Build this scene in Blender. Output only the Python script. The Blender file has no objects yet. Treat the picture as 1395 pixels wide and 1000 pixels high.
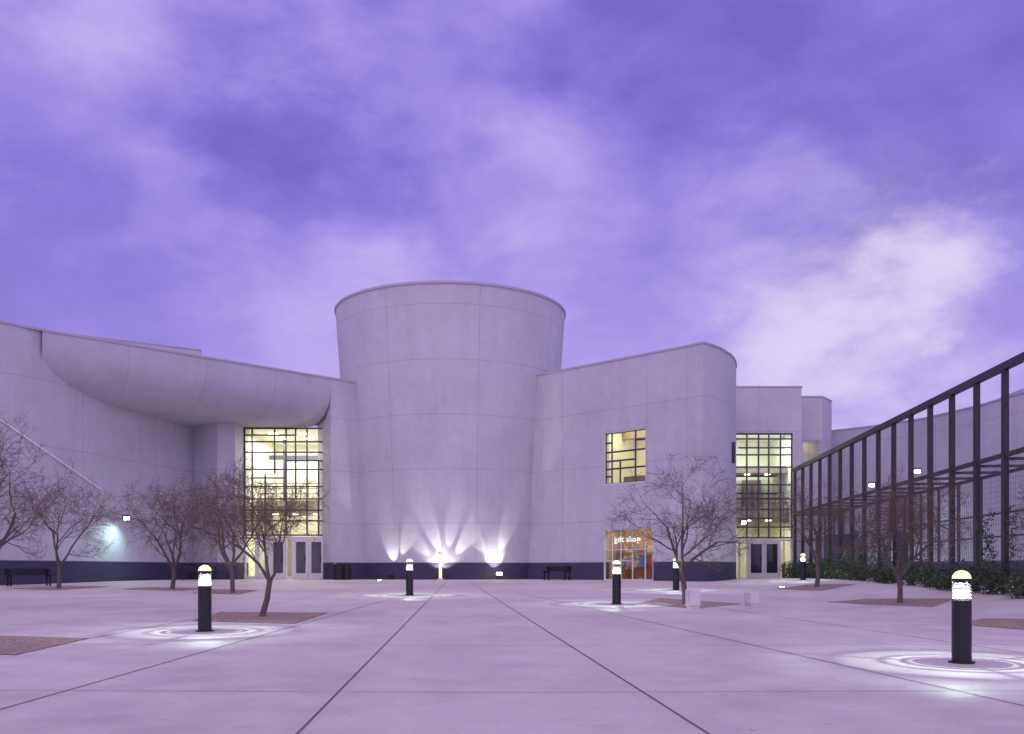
import bpy, math, random
from mathutils import Vector, Matrix
random.seed(7)
F=1300.0; CH=1.35
scn=bpy.context.scene
def X(px,d): return (px-697.5)*d/F
def Z(py,d): return CH+(777-py)*d/F
def sm(a,b,x):
    t=max(0,min(1,(x-a)/(b-a))); return t*t*(3-2*t)
def g(x,y):
    yy=max(-6,min(y,48))
    z=0.02*yy if yy<40 else 0.8+0.08*math.sin((yy-40)/8*math.pi/2)
    z+=0.22*sm(9,13,x)*sm(60,30,y) if y<48 else 0
    return z
def gp(px,py):
    d=1755/(py-751)
    if d>42: d=min(53,F*.47/(py-777))
    return (X(px,d),d)
# ---------------------------------------------------------------- node helpers
class NT:
    def __init__(s,nt): s.nt=nt; nt.nodes.clear()
    def n(s,t,**k):
        nd=s.nt.nodes.new(t)
        for a,b in k.items(): setattr(nd,a,b)
        return nd
    def l(s,a,b): s.nt.links.new(a,b)
    def put(s,sock,v):
        if hasattr(v,'is_output'): s.l(v,sock)
        elif v is not None: sock.default_value=v
    def m(s,op,a,b=None,c=None,clamp=False):
        nd=s.n('ShaderNodeMath',operation=op); nd.use_clamp=clamp
        s.put(nd.inputs[0],a)
        if b is not None: s.put(nd.inputs[1],b)
        if c is not None: s.put(nd.inputs[2],c)
        return nd.outputs[0]
    def mix(s,f,a,b,blend='MIX'):
        nd=s.n('ShaderNodeMix',data_type='RGBA',blend_type=blend)
        s.put(nd.inputs[0],f)
        for i,v in ((6,a),(7,b)):
            if isinstance(v,tuple) and len(v)==3: v=(*v,1)
            s.put(nd.inputs[i],v)
        return nd.outputs[2]
    def noise(s,vec,scale,detail=4,rough=.55,dist=0):
        nd=s.n('ShaderNodeTexNoise'); 
        if vec is not None: s.l(vec,nd.inputs['Vector'])
        nd.inputs['Scale'].default_value=scale; nd.inputs['Detail'].default_value=detail
        nd.inputs['Roughness'].default_value=rough; nd.inputs['Distortion'].default_value=dist
        return nd
    def rng(s,v,a,b,c,d,smooth=True):
        nd=s.n('ShaderNodeMapRange'); nd.interpolation_type='SMOOTHSTEP' if smooth else 'LINEAR'
        s.l(v,nd.inputs[0])
        for i,q in enumerate((a,b,c,d)): nd.inputs[i+1].default_value=q
        return nd.outputs[0]
    def line(s,v,sp,w,off=0.0):
        a=s.m('SUBTRACT',v,off); a=s.m('DIVIDE',a,sp); a=s.m('FRACT',a)
        a=s.m('SUBTRACT',a,.5); a=s.m('ABSOLUTE',a)
        return s.m('GREATER_THAN',a,.5-w/sp)
def mat(name):
    m=bpy.data.materials.new(name); m.use_nodes=True; return m,NT(m.node_tree)
def finish(t,col,rough=.6,metal=0,bump=None,bs=.1,bd=.02,spec=.4):
    b=t.n('ShaderNodeBsdfPrincipled'); o=t.n('ShaderNodeOutputMaterial')
    if isinstance(col,tuple) and len(col)==3: col=(*col,1)
    t.put(b.inputs['Base Color'],col); t.put(b.inputs['Roughness'],rough); b.inputs['Metallic'].default_value=metal
    b.inputs['Specular IOR Level'].default_value=spec
    if bump is not None:
        bn=t.n('ShaderNodeBump'); bn.inputs['Strength'].default_value=bs; bn.inputs['Distance'].default_value=bd
        t.l(bump,bn.inputs['Height']); t.l(bn.outputs[0],b.inputs['Normal'])
    t.l(b.outputs[0],o.inputs[0]); return b
def simple(name,col,rough=.6,metal=0,var=.15,scale=8,spec=.4):
    m,t=mat(name); tc=t.n('ShaderNodeTexCoord'); nz=t.noise(tc.outputs['Object'],scale)
    c=t.mix(nz.outputs[0],tuple(max(0,x*(1-var)) for x in col),tuple(x*(1+var) for x in col))
    finish(t,c,rough,metal,nz.outputs[0],.08,spec=spec); return m
def emis(name,col,st):
    m,t=mat(name); e=t.n('ShaderNodeEmission'); e.inputs[0].default_value=(*col,1); e.inputs[1].default_value=st
    o=t.n('ShaderNodeOutputMaterial'); t.l(e.outputs[0],o.inputs[0]); return m

def panel_mat(name,base,vs=5.3,voff=0.0):
    m,t=mat(name)
    uv=t.n('ShaderNodeUVMap'); sp=t.n('ShaderNodeSeparateXYZ'); t.l(uv.outputs[0],sp.inputs[0])
    geo=t.n('ShaderNodeNewGeometry')
    n1=t.noise(geo.outputs['Position'],.35,5,.6); n2=t.noise(geo.outputs['Position'],2.2,6,.65); n3=t.noise(geo.outputs['Position'],22,4,.7)
    mp=t.n('ShaderNodeMapping'); mp.inputs['Scale'].default_value=(1.6,1.6,.12); t.l(geo.outputs['Position'],mp.inputs[0])
    n4=t.noise(mp.outputs[0],1.5,5,.6)
    f=t.m('MULTIPLY_ADD',n1.outputs[0],.5,0); f=t.m('MULTIPLY_ADD',n2.outputs[0],.3,f); f=t.m('MULTIPLY_ADD',n4.outputs[0],.25,f)
    f=t.rng(f,.35,.7,0,1,False)
    c=t.mix(f,tuple(x*.84 for x in base),tuple(x*1.12 for x in base))
    c=t.mix(t.rng(n3.outputs[0],.35,.7,0,.22,False),c,tuple(x*.8 for x in base))
    lh=t.line(sp.outputs[1],2.73,.013,2.4+1.365); lv=t.line(sp.outputs[0],vs,.013,voff)
    ln=t.m('MAXIMUM',lh,lv)
    c=t.mix(t.m('MULTIPLY',ln,.40),c,(.12,.12,.16))
    band=t.m('LESS_THAN',sp.outputs[1],1.74)
    dark=t.mix(n2.outputs[0],(.052,.048,.088),(.08,.075,.125))
    edge=t.m('COMPARE',sp.outputs[1],1.75,.02)
    c=t.mix(band,c,dark); c=t.mix(t.m('MULTIPLY',edge,.5),c,(.1,.1,.15))
    h=t.m('SUBTRACT',t.m('MULTIPLY',n3.outputs[0],.4),ln)
    finish(t,c,.85,0,h,.2,.02,.2); return m
M_wall=panel_mat('painted_concrete',(.56,.555,.60))
M_tower=panel_mat('tower_plaster',(.575,.57,.62),4.55,1.9)
M_hull=panel_mat('canopy_plaster',(.53,.52,.58),3.6)
M_cop=simple('coping_metal',(.44,.43,.48),.5)
M_roof=simple('roof_membrane',(.4,.4,.42),.9)
M_black=simple('black_powdercoat',(.012,.012,.016),.38)
M_steel=simple('dark_steel',(.03,.026,.034),.45)
M_wire=simple('wire_mesh_steel',(.2,.19,.23),.5)
M_frame=simple('window_frame_dark',(.06,.06,.09),.4,.3)
M_white=simple('door_frame_white',(.68,.68,.68),.4)
M_bright=simple('louver_white',(.85,.85,.82),.5)
M_int=simple('interior_wall',(.78,.77,.66),.8,var=.14,scale=.8)
M_ceil=simple('interior_ceiling',(.78,.78,.68),.8,var=.05)
M_mez=simple('mezzanine_fascia',(.30,.25,.18),.6)
M_wood=simple('interior_wood',(.4,.17,.07),.5)
M_floor=simple('interior_floor',(.35,.3,.25),.4)
M_conc=simple('cast_concrete',(.62,.60,.58),.8)
M_bark=simple('tree_bark',(.12,.095,.085),.9,var=.35,scale=12)
M_twig=simple('tree_twigs',(.155,.115,.085),.9,var=.35,scale=2)
M_joint=simple('pavement_joint',(.15,.125,.14),.95,var=.4,scale=1.5)
M_lamp=emis('lamp_dome_glow',(1,.80,.52),1.7)
M_tube=emis('lamp_column_glow',(1,.85,.4),2.0)
M_flood=emis('floodlight_lens',(1,.96,.72),22)
M_cool=emis('wall_lamp_lens',(.8,1,.93),14)
M_lumi=emis('ceiling_luminaire',(1,.97,.75),8)
M_text=emis('sign_letters',(.95,.95,.85),1.5)
# glass
M_glass,t=mat('window_glass')
fr=t.n('ShaderNodeLayerWeight'); fr.inputs[0].default_value=.25
tr=t.n('ShaderNodeBsdfTransparent'); tr.inputs[0].default_value=(.88,.92,.90,1)
gl=t.n('ShaderNodeBsdfGlossy'); gl.inputs['Roughness'].default_value=.03; gl.inputs[0].default_value=(.8,.8,.85,1)
mx=t.n('ShaderNodeMixShader'); o=t.n('ShaderNodeOutputMaterial')
t.l(t.m('MULTIPLY_ADD',fr.outputs['Fresnel'],.6,.05),mx.inputs[0]); t.l(tr.outputs[0],mx.inputs[1]); t.l(gl.outputs[0],mx.inputs[2]); t.l(mx.outputs[0],o.inputs[0])
# ground materials
M_pave,t=mat('concrete_pavement')
geo=t.n('ShaderNodeNewGeometry'); P=geo.outputs['Position']
a=t.noise(P,.22,5,.6); b=t.noise(P,1.3,7,.65); c_=t.noise(P,14,5,.7); e=t.noise(P,90,3,.6)
v=t.m('MULTIPLY_ADD',a.outputs[0],.4,0); v=t.m('MULTIPLY_ADD',b.outputs[0],.40,v); v=t.m('MULTIPLY_ADD',c_.outputs[0],.2,v)
v=t.rng(v,.39,.61,0,1,False)
c=t.mix(v,(.48,.43,.42),(.73,.66,.63))
c=t.mix(t.rng(c_.outputs[0],.50,.70,0,.5),c,(.42,.37,.36))
c=t.mix(t.rng(e.outputs[0],.35,.7,0,.4),c,(.34,.30,.29))
st_=t.noise(P,.8,6,.7,1.0); c=t.mix(t.rng(st_.outputs[0],.55,.70,0,.35),c,(.38,.34,.33))
sp_=t.n('ShaderNodeTexVoronoi'); sp_.inputs['Scale'].default_value=1.1; t.l(P,sp_.inputs['Vector']); c=t.mix(t.rng(sp_.outputs['Distance'],.02,.045,.45,0),c,(.2,.17,.17))
finish(t,c,t.rng(b.outputs[0],.3,.7,.5,.75),0,t.m('MULTIPLY_ADD',e.outputs[0],.5,c_.outputs[0]),.25,.01,.35)
M_grav,t=mat('red_gravel')
geo=t.n('ShaderNodeNewGeometry'); P=geo.outputs['Position']
vo=t.n('ShaderNodeTexVoronoi'); vo.inputs['Scale'].default_value=22; t.l(P,vo.inputs['Vector'])
b=t.noise(P,3,5)
c=t.mix(vo.outputs['Color'],(.15,.10,.08),(.55,.42,.35)); c=t.mix(t.m('MULTIPLY',b.outputs[0],.7),c,(.34,.25,.21))
finish(t,c,.95,0,vo.outputs['Distance'],.8,.03,.2)
M_leaf,t=mat('shrub_leaves')
geo=t.n('ShaderNodeNewGeometry'); b=t.noise(geo.outputs['Position'],2.5,3)
c=t.mix(b.outputs[0],(.018,.035,.016),(.06,.10,.04)); c=t.mix(t.m('MULTIPLY',geo.outputs['Random Per Island'],.5),c,(.08,.10,.05)); finish(t,c,.6)

# ---------------------------------------------------------------- mesh helpers
class MB:
    def __init__(s): s.v=[];s.f=[];s.uv=[]
    def quad(s,a,b,c,d,uv=None):
        i=len(s.v); s.v+= [tuple(a),tuple(b),tuple(c),tuple(d)]; s.f.append((i,i+1,i+2,i+3)); s.uv+= uv or [(0,0)]*4
    def box(s,c,sz,rz=0.0):
        cx,cy,cz=c; hx,hy,hz=sz[0]/2,sz[1]/2,sz[2]/2; co,si=math.cos(rz),math.sin(rz)
        p=[]
        for dz in(-hz,hz):
            for dx,dy in((-hx,-hy),(hx,-hy),(hx,hy),(-hx,hy)):
                p.append((cx+dx*co-dy*si,cy+dx*si+dy*co,cz+dz))
        i=len(s.v); s.v+=p
        for f in((3,2,1,0),(4,5,6,7),(0,1,5,4),(1,2,6,5),(2,3,7,6),(3,0,4,7)):
            s.f.append(tuple(i+k for k in f)); s.uv+=[(0,p[k][2]) for k in f]
    def beam(s,a,b,w,h=None):
        a=Vector(a);b=Vector(b);h=h or w; d=(b-a).normalized()
        up=Vector((0,0,1)) if abs(d.z)<.95 else Vector((0,1,0))
        r=d.cross(up).normalized(); u=r.cross(d)
        i=len(s.v)
        for q in(a,b):
            for sx,sy in((-1,-1),(1,-1),(1,1),(-1,1)): s.v.append(tuple(q+r*sx*w/2+u*sy*h/2))
        for f in((3,2,1,0),(4,5,6,7),(0,1,5,4),(1,2,6,5),(2,3,7,6),(3,0,4,7)):
            s.f.append(tuple(i+k for k in f)); s.uv+=[(0,0)]*4
    def tube(s,pts,rad,n=5):
        i0=len(s.v)
        for k,p in enumerate(pts):
            p=Vector(p); q=Vector(pts[min(k+1,len(pts)-1)])-Vector(pts[max(k-1,0)]); q.normalize()
            r=q.cross(Vector((.31,.85,.42))).normalized(); u=r.cross(q)
            for j in range(n):
                a=2*math.pi*j/n; s.v.append(tuple(p+(r*math.cos(a)+u*math.sin(a))*rad[k]))
        for k in range(len(pts)-1):
            for j in range(n):
                a=i0+k*n+j; b=i0+k*n+(j+1)%n; s.f.append((a,b,b+n,a+n)); s.uv+=[(0,0)]*4
    def lathe(s,prof,c=(0,0,0),n=32,ang0=0,ang1=2*math.pi,uvr=None):
        i0=len(s.v); 
        for r,z in prof:
            for j in range(n+1):
                a=ang0+(ang1-ang0)*j/n; s.v.append((c[0]+r*math.cos(a),c[1]+r*math.sin(a),c[2]+z))
        for k in range(len(prof)-1):
            for j in range(n):
                a=i0+k*(n+1)+j; s.f.append((a,a+1,a+n+2,a+n+1))
                R=uvr or 1; da=(ang1-ang0)/n
                s.uv+=[(j*da*R,c[2]+prof[k][1]),((j+1)*da*R,c[2]+prof[k][1]),((j+1)*da*R,c[2]+prof[k+1][1]),(j*da*R,c[2]+prof[k+1][1])]
    def make(s,name,mat,parent=None,smooth=False,loc=None):
        me=bpy.data.meshes.new(name); me.from_pydata(s.v,[],s.f)
        if len(s.uv)==len(me.loops):
            ul=me.uv_layers.new(name='UVMap')
            for k,q in enumerate(s.uv): ul.data[k].uv=q
        if isinstance(mat,(list,tuple)):
            for q in mat: me.materials.append(q)
        else: me.materials.append(mat)
        if smooth: 
            for p in me.polygons: p.use_smooth=True
        me.update(); ob=bpy.data.objects.new(name,me); scn.collection.objects.link(ob)
        if parent: ob.parent=parent
        if loc: ob.location=loc
        return ob
def empty(name,loc=(0,0,0)):
    e=bpy.data.objects.new(name,None); e.location=loc; scn.collection.objects.link(e); return e
def light(name,kind,loc,energy,col=(1,1,1),target=None,parent=None,**k):
    l=bpy.data.lights.new(name,kind); l.energy=energy; l.color=col
    for a,b in k.items(): setattr(l,a,b)
    ob=bpy.data.objects.new(name,l); scn.collection.objects.link(ob); ob.location=loc
    if target is not None: ob.rotation_euler=(Vector(target)-Vector(loc)).to_track_quat('-Z','Y').to_euler()
    if parent: ob.parent=parent
    return ob
def panel_wall(name,p0,p1,z0,z1,thick,ops,mat,parent,u0=0):
    p0=Vector(p0);p1=Vector(p1); L=(p1-p0).length; d=(p1-p0)/L; n=Vector((d.y,-d.x))
    us=sorted({0,L,*[o[0] for o in ops],*[o[1] for o in ops]}); zs=sorted({z0,z1,*[o[2] for o in ops],*[o[3] for o in ops]})
    def solid(i,j):
        if i<0 or j<0 or i>=len(us)-1 or j>=len(zs)-1: return False
        um=(us[i]+us[i+1])/2; zm=(zs[j]+zs[j+1])/2
        return not any(o[0]<um<o[1] and o[2]<zm<o[3] for o in ops)
    def pt(u,z,k): q=p0+d*u-n*k; return (q.x,q.y,z)
    mb=MB()
    for i in range(len(us)-1):
        for j in range(len(zs)-1):
            if not solid(i,j): continue
            a,b,c,e=us[i],us[i+1],zs[j],zs[j+1]; uv=[(a+u0,c),(b+u0,c),(b+u0,e),(a+u0,e)]
            mb.quad(pt(a,c,0),pt(b,c,0),pt(b,e,0),pt(a,e,0),uv)
            mb.quad(pt(b,c,thick),pt(a,c,thick),pt(a,e,thick),pt(b,e,thick),uv)
            if not solid(i-1,j): mb.quad(pt(a,c,thick),pt(a,c,0),pt(a,e,0),pt(a,e,thick),[(.5,c),(.5,c),(.5,e),(.5,e)])
            if not solid(i+1,j): mb.quad(pt(b,c,0),pt(b,c,thick),pt(b,e,thick),pt(b,e,0),[(.5,c),(.5,c),(.5,e),(.5,e)])
            if not solid(i,j-1): mb.quad(pt(a,c,thick),pt(b,c,thick),pt(b,c,0),pt(a,c,0),[(.5,c+.3)]*4)
            if not solid(i,j+1): mb.quad(pt(a,e,0),pt(b,e,0),pt(b,e,thick),pt(a,e,thick),[(.5,e)]*4)
    return mb.make(name,mat,parent)
def poly_wall(name,pts,z0,z1,thick,mat,parent,out=0.0,smooth=False,u0=0):
    P_=[Vector(p) for p in pts]; N=[]
    for i in range(len(P_)):
        a=P_[max(i-1,0)]; b=P_[min(i+1,len(P_)-1)]
        d1=(P_[i]-a).normalized() if i>0 else (b-P_[i]).normalized()
        d2=(b-P_[i]).normalized() if i<len(P_)-1 else d1
        n1=Vector((d1.y,-d1.x)); n2=Vector((d2.y,-d2.x)); n=(n1+n2).normalized(); N.append(n/max(.4,n.dot(n1)))
    Fp=[p+n*out for p,n in zip(P_,N)]; B=[p-n*(thick+out) for p,n in zip(P_,N)]
    mb=MB(); u=u0
    for i in range(len(P_)-1):
        L=(P_[i+1]-P_[i]).length; a,b,c,d=Fp[i],Fp[i+1],B[i],B[i+1]
        mb.quad((a.x,a.y,z0),(b.x,b.y,z0),(b.x,b.y,z1),(a.x,a.y,z1),[(u,z0),(u+L,z0),(u+L,z1),(u,z1)])
        mb.quad((d.x,d.y,z0),(c.x,c.y,z0),(c.x,c.y,z1),(d.x,d.y,z1),[(u+L,z0),(u,z0),(u,z1),(u+L,z1)])
        mb.quad((a.x,a.y,z1),(b.x,b.y,z1),(d.x,d.y,z1),(c.x,c.y,z1),[(u,z1)]*4)
        mb.quad((c.x,c.y,z0),(d.x,d.y,z0),(b.x,b.y,z0),(a.x,a.y,z0),[(u,z0+.3)]*4)
        u+=L
    for i in(0,-1):
        a,b=Fp[i],B[i]
        mb.quad((a.x,a.y,z0),(b.x,b.y,z0),(b.x,b.y,z1),(a.x,a.y,z1),[(u,z0),(u,z0),(u,z1),(u,z1)])
    ob=mb.make(name,mat,parent)
    if smooth:
        bm_=ob.data
        import bmesh
        bm=bmesh.new(); bm.from_mesh(bm_); bmesh.ops.remove_doubles(bm,verts=bm.verts,dist=.001); 
        for f in bm.faces: f.smooth=True
        for e in bm.edges:
            if len(e.link_faces)==2 and e.calc_face_angle(0)>math.radians(32): e.smooth=False
        bm.to_mesh(bm_); bm.free()
    return ob
def poly_roof(name,pts,z,mat,parent):
    me=bpy.data.meshes.new(name); me.from_pydata([(x,y,z) for x,y in pts],[],[tuple(range(len(pts)))]); me.materials.append(mat)
    ob=bpy.data.objects.new(name,me); scn.collection.objects.link(ob); ob.parent=parent; return ob
def hit(px,p0,p1):
    k=(px-697.5)/F; p0=Vector(p0);p1=Vector(p1); D=p1-p0
    s=(k*p0.y-p0.x)/(D.x-k*D.y); q=p0+D*s; return s*D.length,q.y,q.x

# ---------------------------------------------------------------- ground
xs=[-1500,-300,-80]+[x*2 for x in range(-20,21)]+[80,300,1500]
xs=sorted(set(xs+[9,11,13])); ys=[-600,-60,-20,-6]+list(range(-4,62,2))+[80,150,400,2500]
mb=MB(); idx={}
for j,y in enumerate(ys):
    for i,x in enumerate(xs): idx[i,j]=len(mb.v); mb.v.append((x,y,g(x,y)))
for j in range(len(ys)-1):
    for i in range(len(xs)-1): mb.f.append((idx[i,j],idx[i+1,j],idx[i+1,j+1],idx[i,j+1]))
mb.make('plaza_pavement',M_pave,smooth=True)
mb=MB()
def gstrip(mb,a,b,w,dz=.004,seg=40):
    a=Vector(a);b=Vector(b); d=(b-a).normalized(); n=Vector((-d.y,d.x))*w/2
    for k in range(seg):
        p=a.lerp(b,k/seg); q=a.lerp(b,(k+1)/seg)
        L=[p-n,q-n,q+n,p+n]
        mb.quad(*[(v.x,v.y,g(v.x,v.y)+dz+.003) for v in L])
for (x0,y0,x1,y1) in((405,1000,607,792),(965,1000,640,793),(0,967,560,808),(1395,962,700,806),(0,893,480,803),(1395,890,830,806)):
    a=Vector(gp(x0,y0)); b=Vector(gp(x1,y1)); a2=a+(a-b)*.25
    gstrip(mb,a2,b,.018)
for d in (5,9.1,13.6,18.1,22.6,27.1,31.6,36.1,40.6): gstrip(mb,(-30,d+.9),(0,d),.012); gstrip(mb,(0,d),(12,d+.3),.012)
mb.make('pavement_joints',M_joint)

# ---------------------------------------------------------------- museum
bld=empty('museum_building')
TC=(-3.45,54.0); R0,R1=5.45,6.43; ZT=15.68
mb=MB(); prof=[(R0+(R1-R0)*(k/24)**1.05, 0.6+(ZT-.6)*k/24) for k in range(25)]
mb.lathe(prof,(TC[0],TC[1],0),144,-math.pi,math.pi,5.9); tw=mb.make('tower_drum',M_tower,bld,True)
mb=MB(); mb.lathe([(R1-.01,ZT-.02),(R1+.06,ZT-.02),(R1+.06,ZT+.1),(R1-.4,ZT+.1),(R1-.4,ZT-.8),(0.01,ZT-.85)],(TC[0],TC[1],0),144)
mb.make('tower_coping',M_cop,bld)
A=Vector((-19.3,39.2)); F1=Vector((-8.03,50.3)); dr=(F1-A).normalized(); nin=Vector((-dr.y,dr.x))
sB,dB,xB=hit(451,A,F1); B=A+dr*sB; HT=11.18
prof=[(0,HT),(0,HT-.25)]
for k in range(1,17):
    th=k/16*math.pi/2; prof.append((2.5*(1-math.cos(th))**1.15, HT-.25-2.08*math.sin(th)**.9))
prof.append((7.5,HT-2.33))
mb=MB(); ns=24
for i in range(ns+1):
    q=A+dr*(sB*i/ns)
    for tt,z in prof: w=q+nin*tt; mb.v.append((w.x,w.y,z))
m_=len(prof)
for i in range(ns):
    for k in range(m_-1):
        a=i*m_+k; mb.f.append((a,a+m_,a+m_+1,a+1)); u0=sB*i/ns;u1=sB*(i+1)/ns
        mb.uv+=[(u0,3),(u1,3),(u1,3),(u0,3)]
mb.make('curved_entrance_canopy',M_hull,bld,True)
C=(-16.7,49.9)
lw=[(-24.5,32.6),(-21.7,36.1),(-20.5,37.65),(-19.85,38.55),(-19.3,39.45),(-18.95,40.6),(-18.5,42.3),(-17.6,46.1),C]
poly_wall('left_gallery_wall',lw[:6],0,HT-.001,.35,M_wall,bld,smooth=True)
poly_wall('left_gallery_wall_recess',lw[5:],0,HT-.3,.35,M_wall,bld,smooth=True,u0=9.6)
poly_wall('left_wall_coping',[(-24.5,32.6),(-21.7,36.1),(-20.5,37.65),(-19.85,38.55),(A.x,A.y),(F1.x,F1.y),(-6.9,51.41)],HT,HT+.09,.3,M_cop,bld,out=.04)
poly_wall('recess_wall',[C,(-15.0,48.5)],0,8.88,.2,M_wall,bld)
poly_wall('recess_pier',[(-15.0,48.5),(-14.08,48.5),(-14.08,51)],0,8.88,.3,M_wall,bld,out=.0)
poly_wall('entrance_pier',[(B.x-1.0,B.y+1.6),(B.x,B.y),(-6.6,51.71)],0,HT-.002,.6,M_wall,bld)
poly_roof('left_roof',[(-24,33.6),(-19.3,39.5),(-8.2,50.6),(-7,52),(-7,64),(-30,64),(-30,33.6)],HT-.12,M_roof,bld)
rp=[(-23.6,45.4),(-16.3,50.0),(-20.5,62)]
poly_wall('roof_parapet',rp,HT-.2,12.86,.3,M_wall,bld)
poly_wall('roof_parapet_coping',rp,12.86,12.93,.3,M_cop,bld,out=.03)
mb=MB()
def lwp(px,py):
    best=None
    for i in range(len(lw)-1):
        s,d,x=hit(px,lw[i],lw[i+1])
        L=(Vector(lw[i+1])-Vector(lw[i])).length
        if -.01<=s<=L+.01: best=(x,d,Z(py,d))
    return best
pp=[lwp(px,568+(px+6)*0.695) for px in range(-6,146,12)]
for a,b in zip([p for p in pp if p][:-1],[p for p in pp if p][1:]):
    o_=Vector((.04,-.03,0)); mb.beam(Vector(a)+o_,Vector(b)+o_,.06,.06)
mb.make('diagonal_wall_trim',M_bright,bld)

def glazing(name,p0,p1,z0,z1,us,zs,parent,fw=.07,recess=.12,mat_=M_frame):
    p0=Vector(p0);p1=Vector(p1); L=(p1-p0).length; d=(p1-p0)/L; n=Vector((d.y,-d.x)); mb=MB()
    def pt(u,z,k=recess): q=p0+d*u-n*k; return (q.x,q.y,z)
    for u in us:
        if isinstance(u,tuple): mb.beam(pt(u[0],u[1],recess+.001),pt(u[0],u[2],recess+.001),fw,.09)
        else: mb.beam(pt(u,z0),pt(u,z1),fw,.10)
    for k,z in enumerate(zs):
        if isinstance(z,tuple): mb.beam(pt(z[1],z[0],recess+.003),pt(z[2],z[0],recess+.003),.10,fw)
        else: mb.beam(pt(0,z,recess+.002),pt(L,z,recess+.002),.10,fw)
    mb.make(name+'_frame',mat_,parent)
    g_=MB(); g_.quad(pt(0,z0,recess+.01),pt(L,z0,recess+.01),pt(L,z1,recess+.01),pt(0,z1,recess+.01)); g_.make(name+'_glass',M_glass,parent)
M_dglass=simple('door_glass_dark',(.03,.035,.05),.08,spec=.8)
def door(name,p0,p1,u,w,z0,h,parent,recess=.05,dark=True):
    p0=Vector(p0);p1=Vector(p1); d=(p1-p0).normalized(); n=Vector((d.y,-d.x)); rz=math.atan2(d.y,d.x); mb=MB(); gm=MB(); dm=MB()
    def bx(b,uc,zc,su,sz,k=recess,th=.07):
        q=p0+d*uc-n*k; b.box((q.x,q.y,zc),(su,th,sz),rz)
    s=.12
    bx(mb,u+s/2,z0+h/2,s,h); bx(mb,u+w-s/2,z0+h/2,s,h); bx(mb,u+w/2,z0+.15,w-2*s,.3); bx(mb,u+w/2,z0+h-.08,w-2*s,.16)
    bx(dm,u+w/2,z0+h/2+.07,w-2*s,h-.46,recess+.02,.01); bx(gm,u+w-.17,z0+1.05,.03,.35,recess-.07,.03)
    e=empty(name); e.parent=parent
    mb.make('door_leaf_rails',M_white,e); dm.make('door_glass',M_dglass if dark else M_glass,e); gm.make('door_pull',M_black,e)
def room(name,x0,x1,y0,y1,z0,z1,parent,back=M_int,ceil=M_ceil,floor=M_floor):
    mb=MB(); mb.quad((x0,y1,z0),(x1,y1,z0),(x1,y1,z1),(x0,y1,z1)); mb.quad((x0,y0,z0),(x0,y1,z0),(x0,y1,z1),(x0,y0,z1)); mb.quad((x1,y1,z0),(x1,y0,z0),(x1,y0,z1),(x1,y1,z1)); mb.make(name+'_walls',back,parent)
    mb=MB(); mb.quad((x0,y0,z1),(x1,y0,z1),(x1,y1,z1),(x0,y1,z1)); mb.make(name+'_ceiling',ceil,parent)
    mb=MB(); mb.quad((x0,y0,z0),(x1,y0,z0),(x1,y1,z0),(x0,y1,z0)); mb.make(name+'_floor',floor,parent)
FL=.90
gL,gR=(-14.06,50.0),(-9.25,50.0)
LL=gR[0]-gL[0]
glazing('left_curtain_wall',gL,gR,3.15,8.86,[0.03,.42,(1.1,3.2,6.4),(1.6,6.4,8.8),2.2,(2.7,5.1,8.8),3.3,(3.9,3.2,7.1),4.35,LL-.03],[3.2,3.95,(4.5,0,LL),5.1,5.75,(6.2,.45,2.2),6.65,(7.1,2.2,LL),7.55,8.1,(8.45,0,2.75),8.8],bld,.075)
mb=MB(); 
for u in(.05,.62,1.35,2.2,2.55,3.35,4.2,LL-.05): mb.box((gL[0]+u,50.12,(FL+3.1)/2),(.08,.14,3.1-FL))
mb.box(((gL[0]+gR[0])/2,50.125,3.06),(LL,.12,.10)); mb.box(((gL[0]+gR[0])/2,50.122,FL+.08),(LL,.1,.12))
mb.make('left_entrance_storefront',M_white,bld)
mb=MB(); mb.quad((gL[0],50.13,FL),(gR[0],50.13,FL),(gR[0],50.13,3.14),(gL[0],50.13,3.14)); mb.make('storefront_glass',M_glass,bld)
for u,w_,dk in((.68,.74,False),(1.42,.76,True),(2.62,.74,True),(3.42,.76,True)): door('entrance_door',gL,gR,u,w_,FL,2.1,bld,dark=dk)
room('left_lobby',-14.2,-9.0,50.6,57,FL,8.84,bld)
mb=MB(); mb.box((-11.6,54.6,4.9),(5.1,3.0,.7)); mb.box((-13.6,53.4,2.6),(.4,.4,3.3)); mb.box((-10.2,53.4,2.6),(.4,.4,3.3))
for x in(-13.2,-12,-10.8,-9.7): mb.box((x,56.9,2.1),(.6,.08,2.2))
mb.make('lobby_mezzanine',M_mez,bld)
mb=MB()
for k in range(12): mb.box((-14+k*.45,53.05,5.7),(.03,.03,.85))
for z in(5.6,5.9,6.17): mb.box((-11.6,53.06,z),(5,.04,.04))
for x in(-13,-11,-9.8): mb.box((x,54.5,7.0),(.12,.12,3.6))
mb.box((-11.6,55.5,7.9),(5,.3,.25)); mb.make('mezzanine_rail_and_columns',M_frame,bld)
mb=MB()
for x in(-13,-11.4,-9.9):
    for y in(52,54): mb.box((x,y,8.79),(.5,.18,.06)); 
for x in(-13.3,-12.2,-11,-9.9): mb.box((x,53.7,4.5),(.3,.25,.04))
mb.make('lobby_luminaires',M_lumi,bld)
light('lobby_light','AREA',(-11.6,53.8,8.6),760,(1,.97,.74),(-11.6,53.8,0),bld,shape='RECTANGLE',size=4.2,size_y=5)
light('lobby_low_light','AREA',(-11.6,54,4.45),150,(1,.9,.6),(-11.6,54,0),bld,shape='RECTANGLE',size=4.2,size_y=2)
light('vestibule_light','AREA',(-11.6,51.8,4.4),120,(1,.93,.68),(-11.6,52.2,0),bld,shape='RECTANGLE',size=4.2,size_y=.8)

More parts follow.
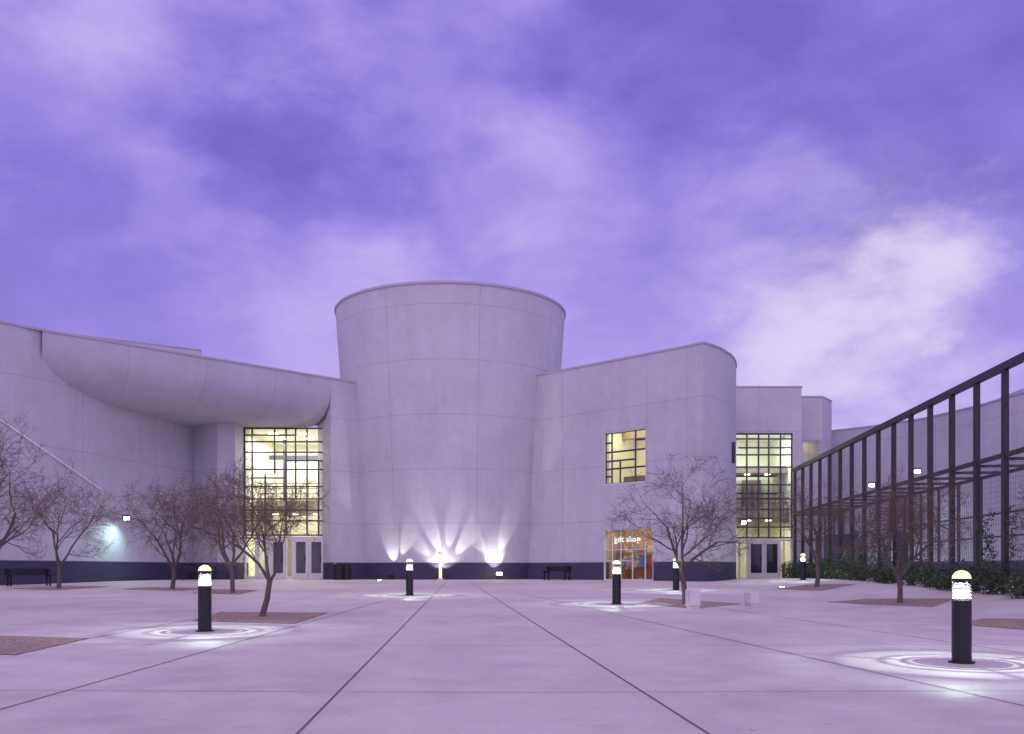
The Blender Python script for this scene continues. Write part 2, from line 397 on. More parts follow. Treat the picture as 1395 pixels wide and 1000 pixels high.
# right (gift shop) wall
W0=(1.14,50.3);W1=(7.98,43.66);W2=(8.58,42.96)
dv=(Vector(W1)-Vector(W0)).normalized(); Wm=Vector(W0)-dv*1.6; HR=11.56
def op(pxa,pxb,pya,pyb):
    ua,da,_=hit(pxa,Wm,W1); ub,db,_=hit(pxb,Wm,W1); d=(da+db)/2; return (ua,ub,Z(pyb,d),Z(pya,d))
o1=op(822,880,586,659); o2=op(822,890,720,792); o2=(o2[0],o2[1],.86,o2[3])
panel_wall('gift_shop_wall',tuple(Wm),W1,0,HR,.45,[o1,o2],M_wall,bld,1.7)
arc=[(8.58,42.96),(9.0,43.3),(9.45,43.82),(9.9,44.5),(10.35,45.3),(10.75,46.2),(11.05,47.1),(11.3,48.1),(11.45,49.2),(11.5,50.4),(11.52,54.2)]
poly_wall('corner_wall',[W1,W2],0,HR-.001,.4,M_wall,bld)
poly_wall('curved_corner_wall',arc,0,HR-.002,.4,M_wall,bld,smooth=True,u0=.6)
poly_wall('right_wall_coping',[tuple(Wm),W1]+arc,HR,HR+.09,.45,M_cop,bld,out=.04)
poly_roof('right_roof',[(0,51.5),(8.0,44.1),(8.7,43.5)]+[(x-.3,y+.1) for x,y in arc[2:]]+[(11.2,64),(0,64)],HR-.15,M_roof,bld)
pO=Vector(Wm)
def seg(o): return tuple(pO+dv*o[0]),tuple(pO+dv*o[1])
a,b=seg(o1); w=o1[1]-o1[0]; h=o1[3]-o1[2]; zb=o1[2]
glazing('upper_window',a,b,zb,o1[3],[.04,.42,(w*.36,zb,zb+h*.45),w*.72,w-.04],[zb+.05,(zb+h*.16,0,.42),zb+h*.3,(zb+h*.45,0,w*.72),zb+h*.62,(zb+h*.8,0,.42),(zb+h*.8,w*.72,w),o1[3]-.05],bld,.075,.15,mat_=M_frame)
mb=MB()
rz_=math.atan2(dv.y,dv.x); nn=Vector((dv.y,-dv.x))
for o_1 in(o1,o2):
    for u in(o_1[0]+.03,o_1[1]-.03):
        q=pO+dv*u-nn*.08; mb.box((q.x,q.y,(o_1[2]+o_1[3])/2),(.06,.1,o_1[3]-o_1[2]),rz_)
    q=pO+dv*((o_1[0]+o_1[1])/2)-nn*.08; mb.box((q.x,q.y,o_1[3]-.03),(o_1[1]-o_1[0]-.12,.1,.06),rz_); mb.box((q.x,q.y,o_1[2]+.03),(o_1[1]-o_1[0]-.12,.1,.06),rz_)
mb.make('window_surrounds',M_white,bld)
a,b=seg(o2); w2=o2[1]-o2[0]; h=o2[3]-o2[2]
glazing('shop_window',a,b,o2[2],o2[3],[.42,.95,w2*.55,w2*.8],[(o2[2]+h*.38,0,w2*.55),(o2[2]+h*.6,0,w2)],bld,.05,.18,mat_=M_white)
def framed_room(name,o,z0,z1,depth,back,nlum,energy,col,margin=1.2):
    e=empty(name,(Wm.x,Wm.y,0)); e.rotation_euler=(0,0,rz_); e.parent=bld
    u0,u1=o[0]-margin,o[1]+margin*.6; mb=MB(); y0,y1=.46,depth
    mb.quad((u0,y1,z0),(u1,y1,z0),(u1,y1,z1),(u0,y1,z1)); mb.quad((u0,y0,z0),(u0,y1,z0),(u0,y1,z1),(u0,y0,z1)); mb.quad((u1,y1,z0),(u1,y0,z0),(u1,y0,z1),(u1,y1,z1)); mb.make('room_walls',back,e)
    mb=MB(); mb.quad((u0,y0,z1),(u1,y0,z1),(u1,y1,z1),(u0,y1,z1)); mb.make('room_ceiling',M_ceil,e)
    mb=MB(); mb.quad((u0,y0,z0),(u1,y0,z0),(u1,y1,z0),(u0,y1,z0)); mb.make('room_floor',M_floor,e)
    mb=MB()
    for k in range(nlum): mb.box((u0+(u1-u0)*(k+.5)/nlum,1.2+(k%2)*.8,z1-.05),(.25,.25,.05))
    mb.make('downlights',M_lumi,e)
    light(name+'_light','AREA',((u0+u1)/2,depth/2,z1-.1),energy,col,((u0+u1)/2,depth/2,0),e,shape='RECTANGLE',size=u1-u0-.4,size_y=depth-1)
    return e,u0,u1
e1,a0,a1=framed_room('upper_gallery_room',o1,5.2,8.7,4.2,M_int,5,165,(1,.88,.58))
mb=MB(); um=(a0+a1)/2
mb.box((um-.6,4.1,6.6),(1.0,.08,2.6)); mb.box((um+1.1,4.1,7.1),(1.1,.06,.9)); mb.box((um+.3,2.6,6.9),(.25,.25,3.4)); mb.box((um,3.2,8.4),(a1-a0,.3,.4)); mb.box((um+.2,1.3,5.65),(1.6,.5,.7))
mb.make('gallery_fittings',M_mez,e1)
e2,u0,u1=framed_room('gift_shop_room',o2,.9,4.0,3.0,simple('shop_wall',(.5,.33,.22),.7,var=.5,scale=1.5),5,68,(1,.84,.6))
cols=[(.5,.1,.06),(.1,.25,.45),(.7,.55,.2),(.6,.6,.55),(.15,.4,.2),(.55,.25,.4)]
cm=[simple('merchandise_%d'%i,c,.5) for i,c in enumerate(cols)]
mb=MB()
for z in(1.35,1.8,2.25): mb.box(((u0+u1)/2,2.6,z),(u1-u0-.3,.4,.04))
for u in(u0+.2,(u0+u1)/2,u1-.2): mb.box((u,2.65,1.7),(.06,.36,1.5))
mb.box(((u0+u1)/2+.5,1.4,1.2),(1.4,.6,.6)); mb.box(((u0+u1)/2-1.0,1.2,1.15),(.8,.6,.5)); mb.make('shop_shelves',M_wood,e2)
for i,m in enumerate(cm):
    mb=MB()
    for k in range(18):
        z=random.choice([1.37,1.82,2.27]); hh=random.uniform(.12,.35); mb.box((random.uniform(u0+.3,u1-.3),2.5+random.uniform(-.05,.1),z+hh/2),(random.uniform(.08,.3),.12,hh))
    for k in range(4):
        hh=random.uniform(.15,.6); mb.box((random.uniform(o2[0]+.2,o2[1]-.2),random.uniform(.8,1.5),1.5+hh/2),(random.uniform(.1,.3),.15,hh))
    mb.make('merchandise',m,e2)
tx=bpy.data.curves.new('gift_shop_lettering','FONT'); tx.body='gift shop'; tx.size=.40; tx.align_x='CENTER'; tx.extrude=.008; tx.space_character=1.12; tx.offset=.003
to=bpy.data.objects.new('gift_shop_lettering',tx); scn.collection.objects.link(to); tx.materials.append(M_text)
to.parent=e2; ut,dt,_=hit(853,Wm,W1); to.location=(ut,.09,Z(738,dt)); to.rotation_euler=(math.pi/2,0,0)
mb=MB(); mb.box((10.62,45.72,Z(617,45.8)),(.22,.12,1.0),math.radians(62)); mb.make('slit_window',M_frame,bld)

# right entrance block
D=54.0; bx0,bx1=11.53,X(1092,D)
opn=(.3,X(1080,D)-bx0,.86,Z(590,D))
panel_wall('right_entrance_wall',(bx0,D),(bx1,D),0,11.69,.4,[opn],M_wall,bld,2.9)
poly_wall('right_entrance_coping',[(bx0-.1,D),(bx1,D),(bx1,62)],11.69,11.78,.4,M_cop,bld,out=.04)
ga,gb=(bx0+.3,D),(X(1080,D),D); wl=gb[0]-ga[0]; us=[.03,wl-.03]+[X(p,D)-ga[0] for p in(1018,1034,1048,1064)]
glazing('right_curtain_wall',ga,gb,3.15,opn[3],us,[3.2,3.8,(4.3,0,3),4.8,5.4,(5.7,1,3.2),6.2,(6.7,0,3),7.2,7.9,(8.3,1,wl),8.8,opn[3]-.04],bld,.08)
mb=MB()
for p in(1008,1019,1041,1063,1079): mb.box((X(p,D),D+.12,(FL+3.1)/2),(.10,.14,3.1-FL))
mb.box(((ga[0]+gb[0])/2,D+.125,3.06),(wl,.12,.1)); mb.make('right_entrance_storefront',M_white,bld)
mb=MB(); mb.quad((ga[0],D+.13,FL),(gb[0],D+.13,FL),(gb[0],D+.13,3.14),(ga[0],D+.13,3.14)); mb.make('right_storefront_glass',M_glass,bld)
for p in(1020,1041.5): door('entrance_door',ga,gb,X(p,D)-ga[0],.87,FL,2.1,bld)
room('right_lobby',bx0+.1,bx1-.1,D+.5,60,FL,9.4,bld)
mb=MB(); mb.box((13.9,57.6,4.7),(4.6,3,.7)); mb.box((13.9,57.6,7.3),(4.6,2.6,.4)); mb.box((12.6,56,3.9),(.35,.35,6)); mb.box((15,59.8,6),(1.2,.1,2)); mb.make('right_lobby_mezzanine',M_mez,bld)
mb=MB()
for z in(5.3,5.6,5.9): mb.box((13.9,56.1,z),(4.5,.04,.04))
for k in range(10): mb.box((11.9+k*.45,56.1,5.5),(.03,.035,.9))
mb.make('right_mezzanine_rail',M_frame,bld)
mb=MB()
for x in(12.7,14,15.2): mb.box((x,55.5,9.34),(.4,.2,.05)); mb.box((x,56.6,4.3),(.3,.2,.04)); mb.box((x,56.8,7.05),(.3,.2,.04))
mb.make('right_lobby_luminaires',M_lumi,bld)
light('right_lobby_light','AREA',(13.9,56.0,9.2),340,(.90,1,.84),(13.9,57,0),bld,shape='RECTANGLE',size=3.6,size_y=3)
light('right_lobby_low_light','AREA',(13.9,57,4.2),110,(1,.9,.6),(13.9,57,0),bld,shape='RECTANGLE',size=3.6,size_y=2)
D2=57.0; x2=X(1120,D2)
o3=(X(1093,D2)-16.2,X(1120,D2)-16.2-.02,Z(628,D2),Z(600,D2))
panel_wall('stepped_block_wall',(16.2,D2),(x2+.02,D2),0,11.69,.3,[o3],M_wall,bld,.7)
poly_wall('stepped_block_side',[(x2+.02,D2),(X(1133,58.6),58.6),(20,66)],0,11.689,.3,M_wall,bld)
poly_wall('stepped_block_coping',[(16.5,D2),(x2,D2),(X(1133,58.6),58.6),(20,66)],11.69,11.77,.3,M_cop,bld,out=.04)
glazing('stepped_window',(16.2+o3[0],D2),(16.2+o3[1],D2),o3[2],o3[3],[.03,.45,o3[1]-o3[0]-.03],[o3[2]+.03,o3[2]+.5,o3[3]-.03],bld,.05,.1,mat_=M_white)
mb=MB(); mb.quad((16.3,D2+1.5,6),(19,D2+1.5,6),(19,D2+1.5,9.5),(16.3,D2+1.5,9.5)); mb.make('stepped_room_wall',M_int,bld)
light('stepped_room_light','AREA',(17.6,D2+.9,9.3),9,(1,.85,.6),(17.6,D2+.9,0),bld,shape='RECTANGLE',size=1.6,size_y=.6)
poly_roof('block_roof',[(bx0,D+.2),(bx1,D+.2),(16.4,D2+.2),(x2,D2+.2),(19.4,60),(20,66),(bx0,66)],11.5,M_roof,bld)
poly_wall('rear_wall',[(20,66),(-30,66)],0,11,.3,M_wall,bld); poly_wall('west_end_wall',[(-30,66),(-30,33),(-24.5,32.6)],0,11,.3,M_wall,bld)

# side wing behind the trellis
wing=empty('side_wing_building')
wp=[(X(1133,60),60),(X(1190,58),58),(X(1260,55),55),(X(1330,51),51),(X(1395,47),47),(31,36),(36,26)]
poly_wall('wing_wall',wp,0,Z(588,60),.4,M_wall,wing,smooth=True)
poly_wall('wing_coping',wp,Z(588,60),Z(588,60)+.09,.4,M_cop,wing,out=.04)
wq=[(X(1308,58),58),(X(1340,55),55),(X(1395,50),50),(34,40)]
poly_wall('wing_upper_wall',wq,8,Z(551,55),.4,M_wall,wing,smooth=True)
wr=[(X(1240,47),47),(X(1320,42),42),(X(1395,37),37),(27,28)]
poly_wall('wing_low_wall',wr,0,Z(655,47),.3,M_wall,wing)
mb=MB()
for px_,d_ in((1150,57),(1215,54),(1290,50)):
    mb.box((X(px_,d_),d_,2.2),(2.2,.5,2.6),-.4)
mb.make('wing_openings',M_frame,wing)

# ---------------------------------------------------------------- steel trellis
tre=empty('steel_trellis'); mb=MB(); T1=Vector((15.42,52.0)); T0=Vector((13.15,24.5)); dt_=(T0-T1)/14.6; ZC=6.83
nT=Vector((1,-.08)).normalized()
for k in range(0,20):
    q=T1+dt_*k; z0=g(q.x,q.y)-.1
    r=q+nT*1.6
    mb.beam((q.x,q.y,z0),(q.x,q.y,ZC),.13,.17)
    mb.beam((r.x,r.y,z0),(r.x,r.y,4.35),.08,.08)
    mb.beam((q.x,q.y,4.35),(r.x,r.y,4.35),.06,.08)
e_=T1+dt_*19
for off,z,w in((0,ZC,.20),(0,4.45,.12),(0,1.35,.07),(0,2.9,.05),(1.6,4.35,.10),(1.6,2.4,.05)):
    a=T1+nT*off-dt_*.1;b=e_+nT*off; mb.beam((a.x,a.y,z),(b.x,b.y,z),w*.8,w)
mb.make('trellis_posts_and_chords',M_steel,tre)
mb=MB(); L=(e_-T1).length; dd=(e_-T1).normalized(); nv=int(L/.15)
for k in range(nv):
    q=T1+dd*k*.15+nT*.10; mb.beam((q.x,q.y,1.25),(q.x,q.y,4.3),.007)
for k in range(21):
    z=1.27+k*.15; a=T1+nT*.11;b=e_+nT*.11; mb.beam((a.x,a.y,z),(b.x,b.y,z),.008)
mb.make('wire_mesh_screen',M_wire,tre)
st=empty('exterior_stair'); mb=MB(); s0=Vector((X(1165,46),46,.95)); s1=Vector((X(1215,50),50,4.6)); 
for k in range(22):
    q=s0.lerp(s1,k/21); mb.box((q.x,q.y,q.z),(1.2,.3,.05))
for off in(-.62,.62):
    o_=Vector((off,0,0)); mb.beam(s0+o_,s1+o_,.06,.25)
    for h in(.5,1.0): mb.beam(s0+o_+Vector((0,0,h)),s1+o_+Vector((0,0,h)),.05)
    for k in range(0,22,3):
        q=s0.lerp(s1,k/21)+o_; mb.beam(q,q+Vector((0,0,1)),.04)
mb.make('stair_treads_and_rails',M_wire,st)

# ---------------------------------------------------------------- hedge, vines
def leaves(name,blobs,n,size,mat):
    mb=MB()
    for _ in range(n):
        c,r=random.choice(blobs); v=Vector((random.gauss(0,1),random.gauss(0,1),random.gauss(0,1))).normalized()*(random.random()**.45)
        p=Vector((c[0]+v.x*r[0],c[1]+v.y*r[1],c[2]+v.z*r[2]))
        a=Vector((random.gauss(0,1),random.gauss(0,1),random.gauss(0,1))).normalized(); b=a.cross(Vector((random.gauss(0,1),random.gauss(0,1),.3))).normalized()
        s=size*random.uniform(.6,1.4); mb.quad(p-a*s,p-b*s*.5,p+a*s,p+b*s*.5)
    return mb.make(name,mat)
bl=[]
for k in range(75):
    s=random.random(); q=T1.lerp(T0-(T1-T0)*.05,s)-nT*random.uniform(.15,.75); r=random.uniform(.3,.5); h=random.uniform(.25,.62)
    bl.append(((q.x,q.y,g(q.x,q.y)+h*.8),(r,r*1.5,h)))
leaves('hedge',bl,13000,.055,M_leaf)
bl=[]
for k in range(18):
    q=T1+dt_*random.uniform(0,15); top=random.randint(2,6)
    for z in range(top): bl.append(((q.x+random.uniform(-.1,.1),q.y+random.uniform(-.4,.4),1.1+z*.35),(.12,.25,.3)))
leaves('climbing_vines',bl,3200,.045,M_leaf)

# ---------------------------------------------------------------- tree pits
mb=MB()
def pit(pa,pb,pc,pd):
    P4=[Vector(gp(*p)) for p in(pa,pb,pc,pd)]; n=8
    for i in range(n):
        for j in range(n):
            def w(u,v): 
                q=P4[0].lerp(P4[1],u).lerp(P4[3].lerp(P4[2],u),v); return (q.x,q.y,g(q.x,q.y)+.008)
            mb.quad(w(i/n,j/n),w((i+1)/n,j/n),w((i+1)/n,(j+1)/n),w(i/n,(j+1)/n))
pit((262,846),(402,850),(447,835),(300,834)); pit((-140,880),(20,893),(122,870),(-20,866))
pit((5,802),(80,804),(152,799),(90,798)); pit((165,803),(250,805),(290,801),(200,800)); pit((260,808),(325,810),(352,804),(290,803))
pit((868,822),(945,829),(1012,823),(900,815)); pit((1125,820),(1270,829),(1302,823),(1180,817)); pit((1052,803),(1120,807),(1168,803),(1100,800))
pit((1300,850),(1420,860),(1480,850),(1340,843))
pits=mb.make('tree_pit_gravel',M_grav)

# ---------------------------------------------------------------- trees
def tree(px,py,height,spread,seed,lean=0,d=None):
    rnd=random.Random(seed)
    if d is None: x,y=gp(px,py)
    else: x,y=X(px,d),d
    z0=g(x,y)
    tr=empty('palo_verde_tree',(x,y,z0)); tk=MB(); tw=MB()
    cz=height*.62; rz=height*.38; rx=spread/2; cen=Vector((lean,0,cz))
    def inside(p): return ((p.x-lean)/rx)**2+(p.y/rx)**2+((p.z-cz)/rz)**2
    cnt=[0]
    def grow(p,dr,ln,r,lv):
        cnt[0]+=1
        pts=[p.copy()]; rad=[r]; n=5 if lv<2 else (4 if lv<4 else 3); q=p.copy(); dcur=dr.copy()
        for k in range(n):
            jit=.15 if lv<2 else .24
            dcur=(dcur+Vector((rnd.gauss(0,jit),rnd.gauss(0,jit),rnd.gauss(0,jit)*.8+(.04 if lv<4 else -.02)))).normalized()
            if lv>0:
                iq=inside(q+dcur*ln/n)
                if iq>1: dcur=(dcur+(cen-q).normalized()*min(.5,(iq-1)*.6)).normalized()
            q=q+dcur*ln/n; pts.append(q.copy()); rad.append(r*(1-.45*(k+1)/n))
        (tk if lv<3 else tw).tube(pts,rad,6 if lv<2 else (4 if lv<4 else 3))
        if lv>=6: return
        nc=(3,4,4,4,4,3)[lv]
        for c in range(nc):
            t_=1.0 if c==0 else rnd.uniform(.25,.98)
            i=min(n-1,int(t_*n)); b=pts[i].lerp(pts[i+1],t_*n-i) if t_<1 else pts[-1]
            if inside(b)>1.35 and lv>2: continue
            ax=Vector((rnd.gauss(0,1),rnd.gauss(0,1),rnd.gauss(0,.8))).normalized()
            nd=(dcur+ax*(.5 if c==0 else .85)).normalized()
            grow(b,nd,ln*rnd.uniform(.58,.80),max(.0038,rad[min(i+1,n)]*rnd.uniform(.55,.75)),lv+1)
    ns=rnd.choice([3,3,4])
    h0=height*rnd.uniform(.17,.24); top=Vector((rnd.uniform(-.06,.06)+lean*.25,rnd.uniform(-.05,.05),h0))
    tk.tube([Vector((0,0,-.05)),Vector((0,0,.05)),top*.5+Vector((.02,0,0)),top],[height*.028,height*.020,height*.018,height*.017],8)
    a0=rnd.uniform(0,6.28)
    for k in range(ns):
        a=a0+k*2*math.pi/ns+rnd.uniform(-.3,.3); s=rnd.uniform(.5,1.0)*spread/height
        grow(top-Vector((0,0,.04)),Vector((math.cos(a)*s,math.sin(a)*s,1)).normalized(),height*.34,height*.012,1)
    tk.make('trunk_and_limbs',M_bark,tr,True); tw.make('twigs',M_twig,tr)
    return cnt[0]
n_=tree(358,840,3.25,3.3,11,.38); n_+=tree(933,823,3.7,3.5,23,-.1); n_+=tree(1226,823,3.5,3.1,5,.0); n_+=tree(80,802,4.0,3.9,31,0)
n_+=tree(235,803,4.2,3.8,42,.1); n_+=tree(317,808,3.8,2.6,53,-.1); n_+=tree(1113,803,4.2,3.0,64,.1); n_+=tree(-22,830,4.6,3.4,75,.3,d=22.5)
n_+=tree(1450,850,3.2,1.9,86,0)
print('branches',n_)

# ---------------------------------------------------------------- bollards
def bollard(px,py,e=95):
    x,y=gp(px,py); b=empty('bollard_light',(x,y,g(x,y)))
    m=MB(); m.lathe([(.0,.0),(.15,0),(.15,.02),(.112,.025),(.112,.745),(.104,.76),(.02,.76)],n=28); m.lathe([(.112,.985),(.115,1.0),(.112,1.02),(.0,1.02)],n=28); m.lathe([(.0,.985),(.112,.985)],n=28)
    for a in range(3):
        t_=a*2.094+.5; m.tube([(.100*math.cos(t_),.100*math.sin(t_),.755),(.100*math.cos(t_),.100*math.sin(t_),.99)],[.005,.005],5)
    m.make('post',M_black,b,False)
    m=MB()
    for z in(.790,.829,.868,.907,.942): m.lathe([(.078,z+.014),(.108,z-.011),(.108,z-.006),(.078,z+.019)],n=28)
    m.make('louver_rings',M_bright,b)
    m=MB(); m.lathe([(.108*math.cos(a*math.pi/16),1.02+.10*math.sin(a*math.pi/16)) for a in range(9)],n=28); m.make('dome_lens',M_lamp,b,True)
    light('lamp','POINT',(0,0,.968),e,(.80,1,.95),None,b,shadow_soft_size=.006)
for p in((1310,903),(279,860),(558,811),(840,823),(921,804),(1094,795)): bollard(*p)

# ---------------------------------------------------------------- lamps on and near the building
def flood(px,dist,energy,fan,lens=True):
    k=(px-697.5)/F; 
    a_=1+k*k; b_=-2*(TC[1]+k*TC[0]); c_=TC[0]**2+TC[1]**2-(5.5+dist)**2
    y=(-b_-math.sqrt(b_*b_-4*a_*c_))/(2*a_); x=k*y; z=g(x,y)
    e=empty('ground_floodlight',(x,y,z)); n=Vector((TC[0]-x,TC[1]-y,0)).normalized(); rz=math.atan2(n.y,n.x)-math.pi/2
    e.rotation_euler=(0,0,rz)
    m=MB(); m.box((0,0,.03),(.3,.22,.06)); m.beam((-.14,0,.05),(-.14,0,.22),.03); m.beam((.14,0,.05),(.14,0,.22),.03); m.box((0,.03,.17),(.24,.14,.12)); m.make('housing',M_black,e)
    if lens:
        m=MB(); m.box((0,-.03,.30),(.24,.16,.13)); m.make('lens',M_flood,e)
    for ang,en,sz,h_ in fan:
        light('beam','SPOT',(0,.0,.42),energy*en,(1,.96,.84),(math.tan(math.radians(ang))*h_,dist*1.0,.42+h_),e,spot_size=math.radians(sz),spot_blend=.6,shadow_soft_size=.03)
flood(532,.5,190,((-10,.7,44,1.3),(24,1.0,30,2.0)),False)
flood(606,.5,400,((-46,.7,26,1.5),(-18,.9,22,2.3),(8,.7,20,2.6),(34,.9,26,1.8)),False)
flood(600,.38,130,((-20,.8,80,.7),(25,.8,80,.7)),False)
flood(680,.6,250,((-32,.6,26,1.8),(18,.8,26,2.3),(0,.6,70,.7)))
x,y=X(600,47.2),47.2; e=empty('light_column',(x,y,g(x,y))); m=MB(); m.lathe([(0,0),(.16,0),(.16,.05),(.1,.06),(.1,.1),(0,.1)],n=20); m.lathe([(.09,1.28),(.1,1.3),(.1,1.36),(0,1.37)],n=20); m.make('base_and_cap',M_white,e); m=MB(); m.lathe([(.07,.1),(.07,1.3)],n=20); m.make('lit_tube',M_tube,e,True)
for p in((517,791),(1065,802)):
    x,y=gp(*p); e=empty('recessed_ground_light',(x,y,g(x,y))); m=MB(); m.lathe([(.14,0),(.14,.03),(.1,.04),(.1,.02)],n=20); m.make('trim_ring',M_black,e); m=MB(); m.lathe([(.0,.03),(.1,.05)],n=20); m.make('lens',M_flood,e)
def wall_lamp(p,face,energy,col=(.6,1,.92),tgt=None):
    e=empty('wall_lamp',p); m=MB(); m.box((0,0,0),(.3,.2,.22)); m.box((-face[0]*.15,-face[1]*.15,0),(.12,.12,.12)); m.make('housing',M_frame,e)
    m=MB(); m.box((face[0]*.08,face[1]*.08,-.05),(.22,.14,.14)); m.make('lens',M_cool,e)
    light('lamp','SPOT',(face[0]*.3,face[1]*.3,-.15),energy,col,tgt or (-face[0]*.4,-face[1]*.4,-2),e,spot_size=math.radians(150),spot_blend=1.0,shadow_soft_size=.08)
lp=lwp(160,705); wall_lamp((lp[0]+.45,lp[1]-.15,lp[2]),(.7,-.7),150,tgt=(-.3,-.9,-2.4))
wall_lamp((X(1005,49),48.0,Z(712,49)),(.6,-.8),12)
wall_lamp((X(1188,48),48,Z(660,48)),(-.5,-.8),160,tgt=(-1,-1,-3)); wall_lamp((X(1250,44),44,Z(641,44)),(-.5,-.8),160,tgt=(-1,-1,-3))

# ---------------------------------------------------------------- street furniture
def bench(px,d,w=1.5,rz=0):
    x=X(px,d); e=empty('park_bench',(x,d,g(x,d))); e.rotation_euler=(0,0,rz); m=MB()
    for k in range(4): m.box((0,-.18+k*.12,.44),(w,.09,.04))
    for k in range(3): m.box((0,.24,.50+k*.075),(w,.03,.06))
    for s in(-1,1):
        m.box((s*w*.42,-.15,.21),(.06,.06,.42)); m.box((s*w*.42,.2,.34),(.06,.06,.68)); m.box((s*w*.42,.02,.40),(.05,.4,.04)); m.box((s*w*.42,-.0,.60),(.05,.42,.04))
    m.make('seat_and_frame',M_black,e)
bench(758,46.2,1.5,-.7); bench(40,37.0,1.7,.8); bench(268,46.5,1.5,.5)
def bin_(px,d):
    x=X(px,d); e=empty('litter_bin',(x,d,g(x,d))); m=MB(); m.lathe([(0,0),(.25,0),(.27,.05),(.27,.68),(.29,.71),(.29,.77),(.2,.84),(.08,.86),(.0,.86)],n=24); m.make('bin_body',M_black,e,False)
bin_(461,47.6); bin_(471,47.9)
def seatblock(px,py,w,h,rz):
    x,y=gp(px,py); e=empty('concrete_seat_block',(x,y,g(x,y))); e.rotation_euler=(0,0,rz); m=MB(); m.box((0,0,h/2+.03),(w,.4,h-.06)); o_=m.make('block',M_conc,e)
    bv=o_.modifiers.new('b','BEVEL'); bv.width=.02; bv.segments=3
    m=MB(); m.box((0,0,.03),(w-.05,.35,.06)); m.make('plinth',M_conc,e)
seatblock(944,829,.26,.45,.1); seatblock(1024,826,.24,.34,.2)

# ---------------------------------------------------------------- world
w=bpy.data.worlds.new('World'); scn.world=w; w.use_nodes=True; t=NT(w.node_tree)
tc=t.n('ShaderNodeTexCoord'); Dv=tc.outputs['Generated']; sp=t.n('ShaderNodeSeparateXYZ'); t.l(Dv,sp.inputs[0])
mp=t.n('ShaderNodeMapping'); mp.inputs['Rotation'].default_value=(0,.45,0); mp.inputs['Scale'].default_value=(1.0,1.0,1.75); mp.inputs['Location'].default_value=(3.7,1.2,.4); t.l(Dv,mp.inputs[0])
n1=t.noise(mp.outputs[0],2.6,5,.48,.3); n2=t.noise(mp.outputs[0],7.0,8,.58,.35)
val=t.m('MULTIPLY_ADD',n1.outputs[0],.62,0); val=t.m('MULTIPLY_ADD',n2.outputs[0],.38,val)
wn=t.noise(mp.outputs[0],5.0,8,.58); wv=t.n('ShaderNodeVectorMath',operation='MULTIPLY_ADD'); t.l(wn.outputs['Color'],wv.inputs[0]); wv.inputs[1].default_value=(.30,.30,.30); 
sub=t.n('ShaderNodeVectorMath',operation='SUBTRACT'); t.l(Dv,sub.inputs[0]); sub.inputs[1].default_value=(.15,.15,.15); t.l(sub.outputs[0],wv.inputs[2])
nv_=t.n('ShaderNodeVectorMath',operation='NORMALIZE'); t.l(wv.outputs[0],nv_.inputs[0])
def blob(px,py,rad,sx=1.0):
    c=Vector(((px-697.5)/F,1,(777-py)/F)).normalized(); dp=t.n('ShaderNodeVectorMath',operation='DISTANCE'); t.l(nv_.outputs[0],dp.inputs[0]); dp.inputs[1].default_value=c
    return t.rng(dp.outputs['Value'],0,rad,1,0)
for px,py,r,s in((370,140,.12,-.13),(470,205,.13,-.15),(270,90,.10,-.07),(120,300,.20,-.05),(20,180,.15,-.04),(700,40,.18,-.02),(930,90,.24,-.14),(1040,150,.12,-.06),(800,40,.12,-.05),(1350,220,.22,-.12),(1140,310,.12,-.10),(1360,380,.10,-.06),(560,80,.14,.07),(860,300,.28,.08),(620,330,.2,.05),(950,230,.10,.07),(1080,240,.10,.07),(330,380,.22,.04),(200,30,.12,.04)):
    val=t.m('MULTIPLY_ADD',blob(px,py,r),s,val)
f=t.rng(val,.34,.68,0,1,False)
cr=t.n('ShaderNodeValToRGB'); t.l(f,cr.inputs[0]); el=cr.color_ramp.elements
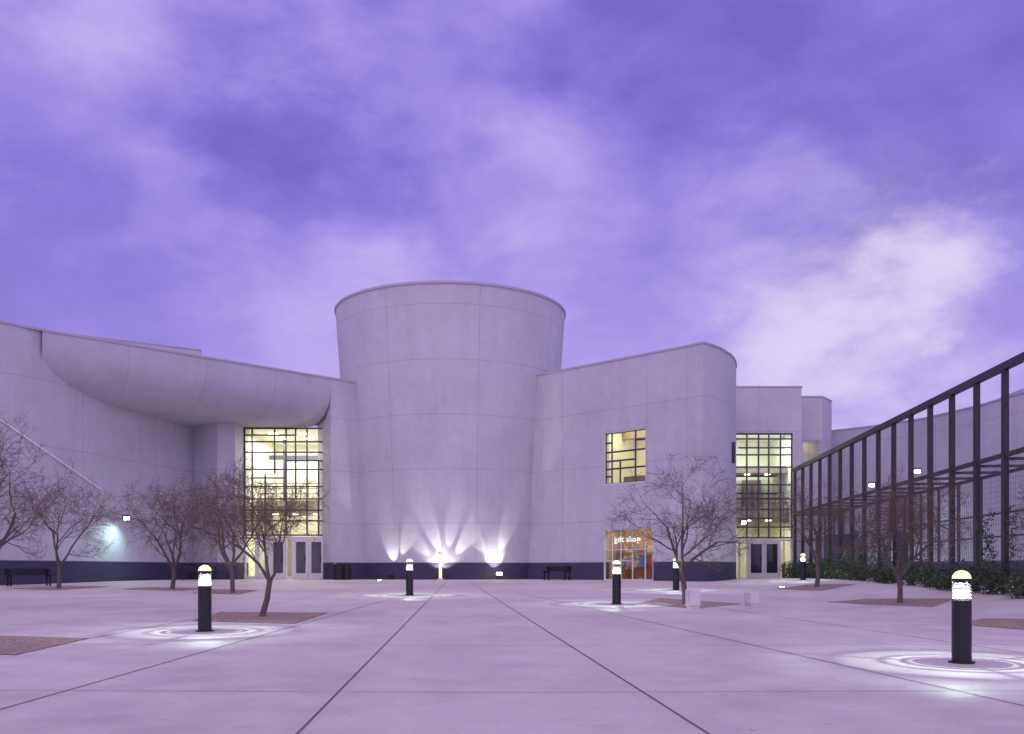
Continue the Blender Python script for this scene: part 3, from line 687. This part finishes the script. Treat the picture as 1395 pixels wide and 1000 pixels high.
el[0].position=0; el[0].color=(.185,.135,.57,1); el[1].position=1; el[1].color=(.53,.43,.87,1)
q=el.new(.35); q.color=(.25,.188,.70,1); q=el.new(.65); q.color=(.36,.275,.79,1)
hz=t.rng(sp.outputs[2],.05,.42,.55,0)
col=t.mix(hz,cr.outputs[0],(.45,.35,.84))
br=t.m('MAXIMUM',blob(1240,380,.14),t.m('MULTIPLY',blob(1140,470,.24),.85)); br=t.m('MAXIMUM',br,t.m('MULTIPLY',blob(1050,400,.2),.4))
br=t.m('MULTIPLY',t.rng(br,.0,.95,0,1),t.rng(n2.outputs[0],.32,.60,.45,1))
col=t.mix(t.m('MULTIPLY',br,.92),col,(.78,.68,.95))
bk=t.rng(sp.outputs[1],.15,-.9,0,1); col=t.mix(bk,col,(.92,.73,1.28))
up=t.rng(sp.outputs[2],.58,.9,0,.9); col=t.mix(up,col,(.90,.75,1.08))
ns=t.n('ShaderNodeTexSky'); ns.sky_type='NISHITA'; ns.sun_disc=False; ns.sun_elevation=math.radians(8); ns.sun_rotation=math.radians(200)
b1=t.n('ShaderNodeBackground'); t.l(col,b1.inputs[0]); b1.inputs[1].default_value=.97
b2=t.n('ShaderNodeBackground'); t.l(ns.outputs[0],b2.inputs[0]); b2.inputs[1].default_value=.004
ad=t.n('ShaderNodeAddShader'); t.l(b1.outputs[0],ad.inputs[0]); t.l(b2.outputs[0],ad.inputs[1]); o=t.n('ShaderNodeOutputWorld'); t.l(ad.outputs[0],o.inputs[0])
sn=light('sun','SUN',(0,-20,30),.25,(1,.86,1),None); sn.data.angle=math.radians(50); sn.rotation_euler=(math.radians(50),0,math.radians(-25))

cam=bpy.data.cameras.new('camera'); co=bpy.data.objects.new('camera',cam); scn.collection.objects.link(co); co.location=(0,0,CH); co.rotation_euler=(math.pi/2,0,0)
cam.sensor_width=36; cam.lens=36*F/1395; cam.shift_y=277/1395; cam.clip_end=5000; cam.clip_start=.1
scn.camera=co
scn.view_settings.view_transform='Standard'; scn.view_settings.look='None'
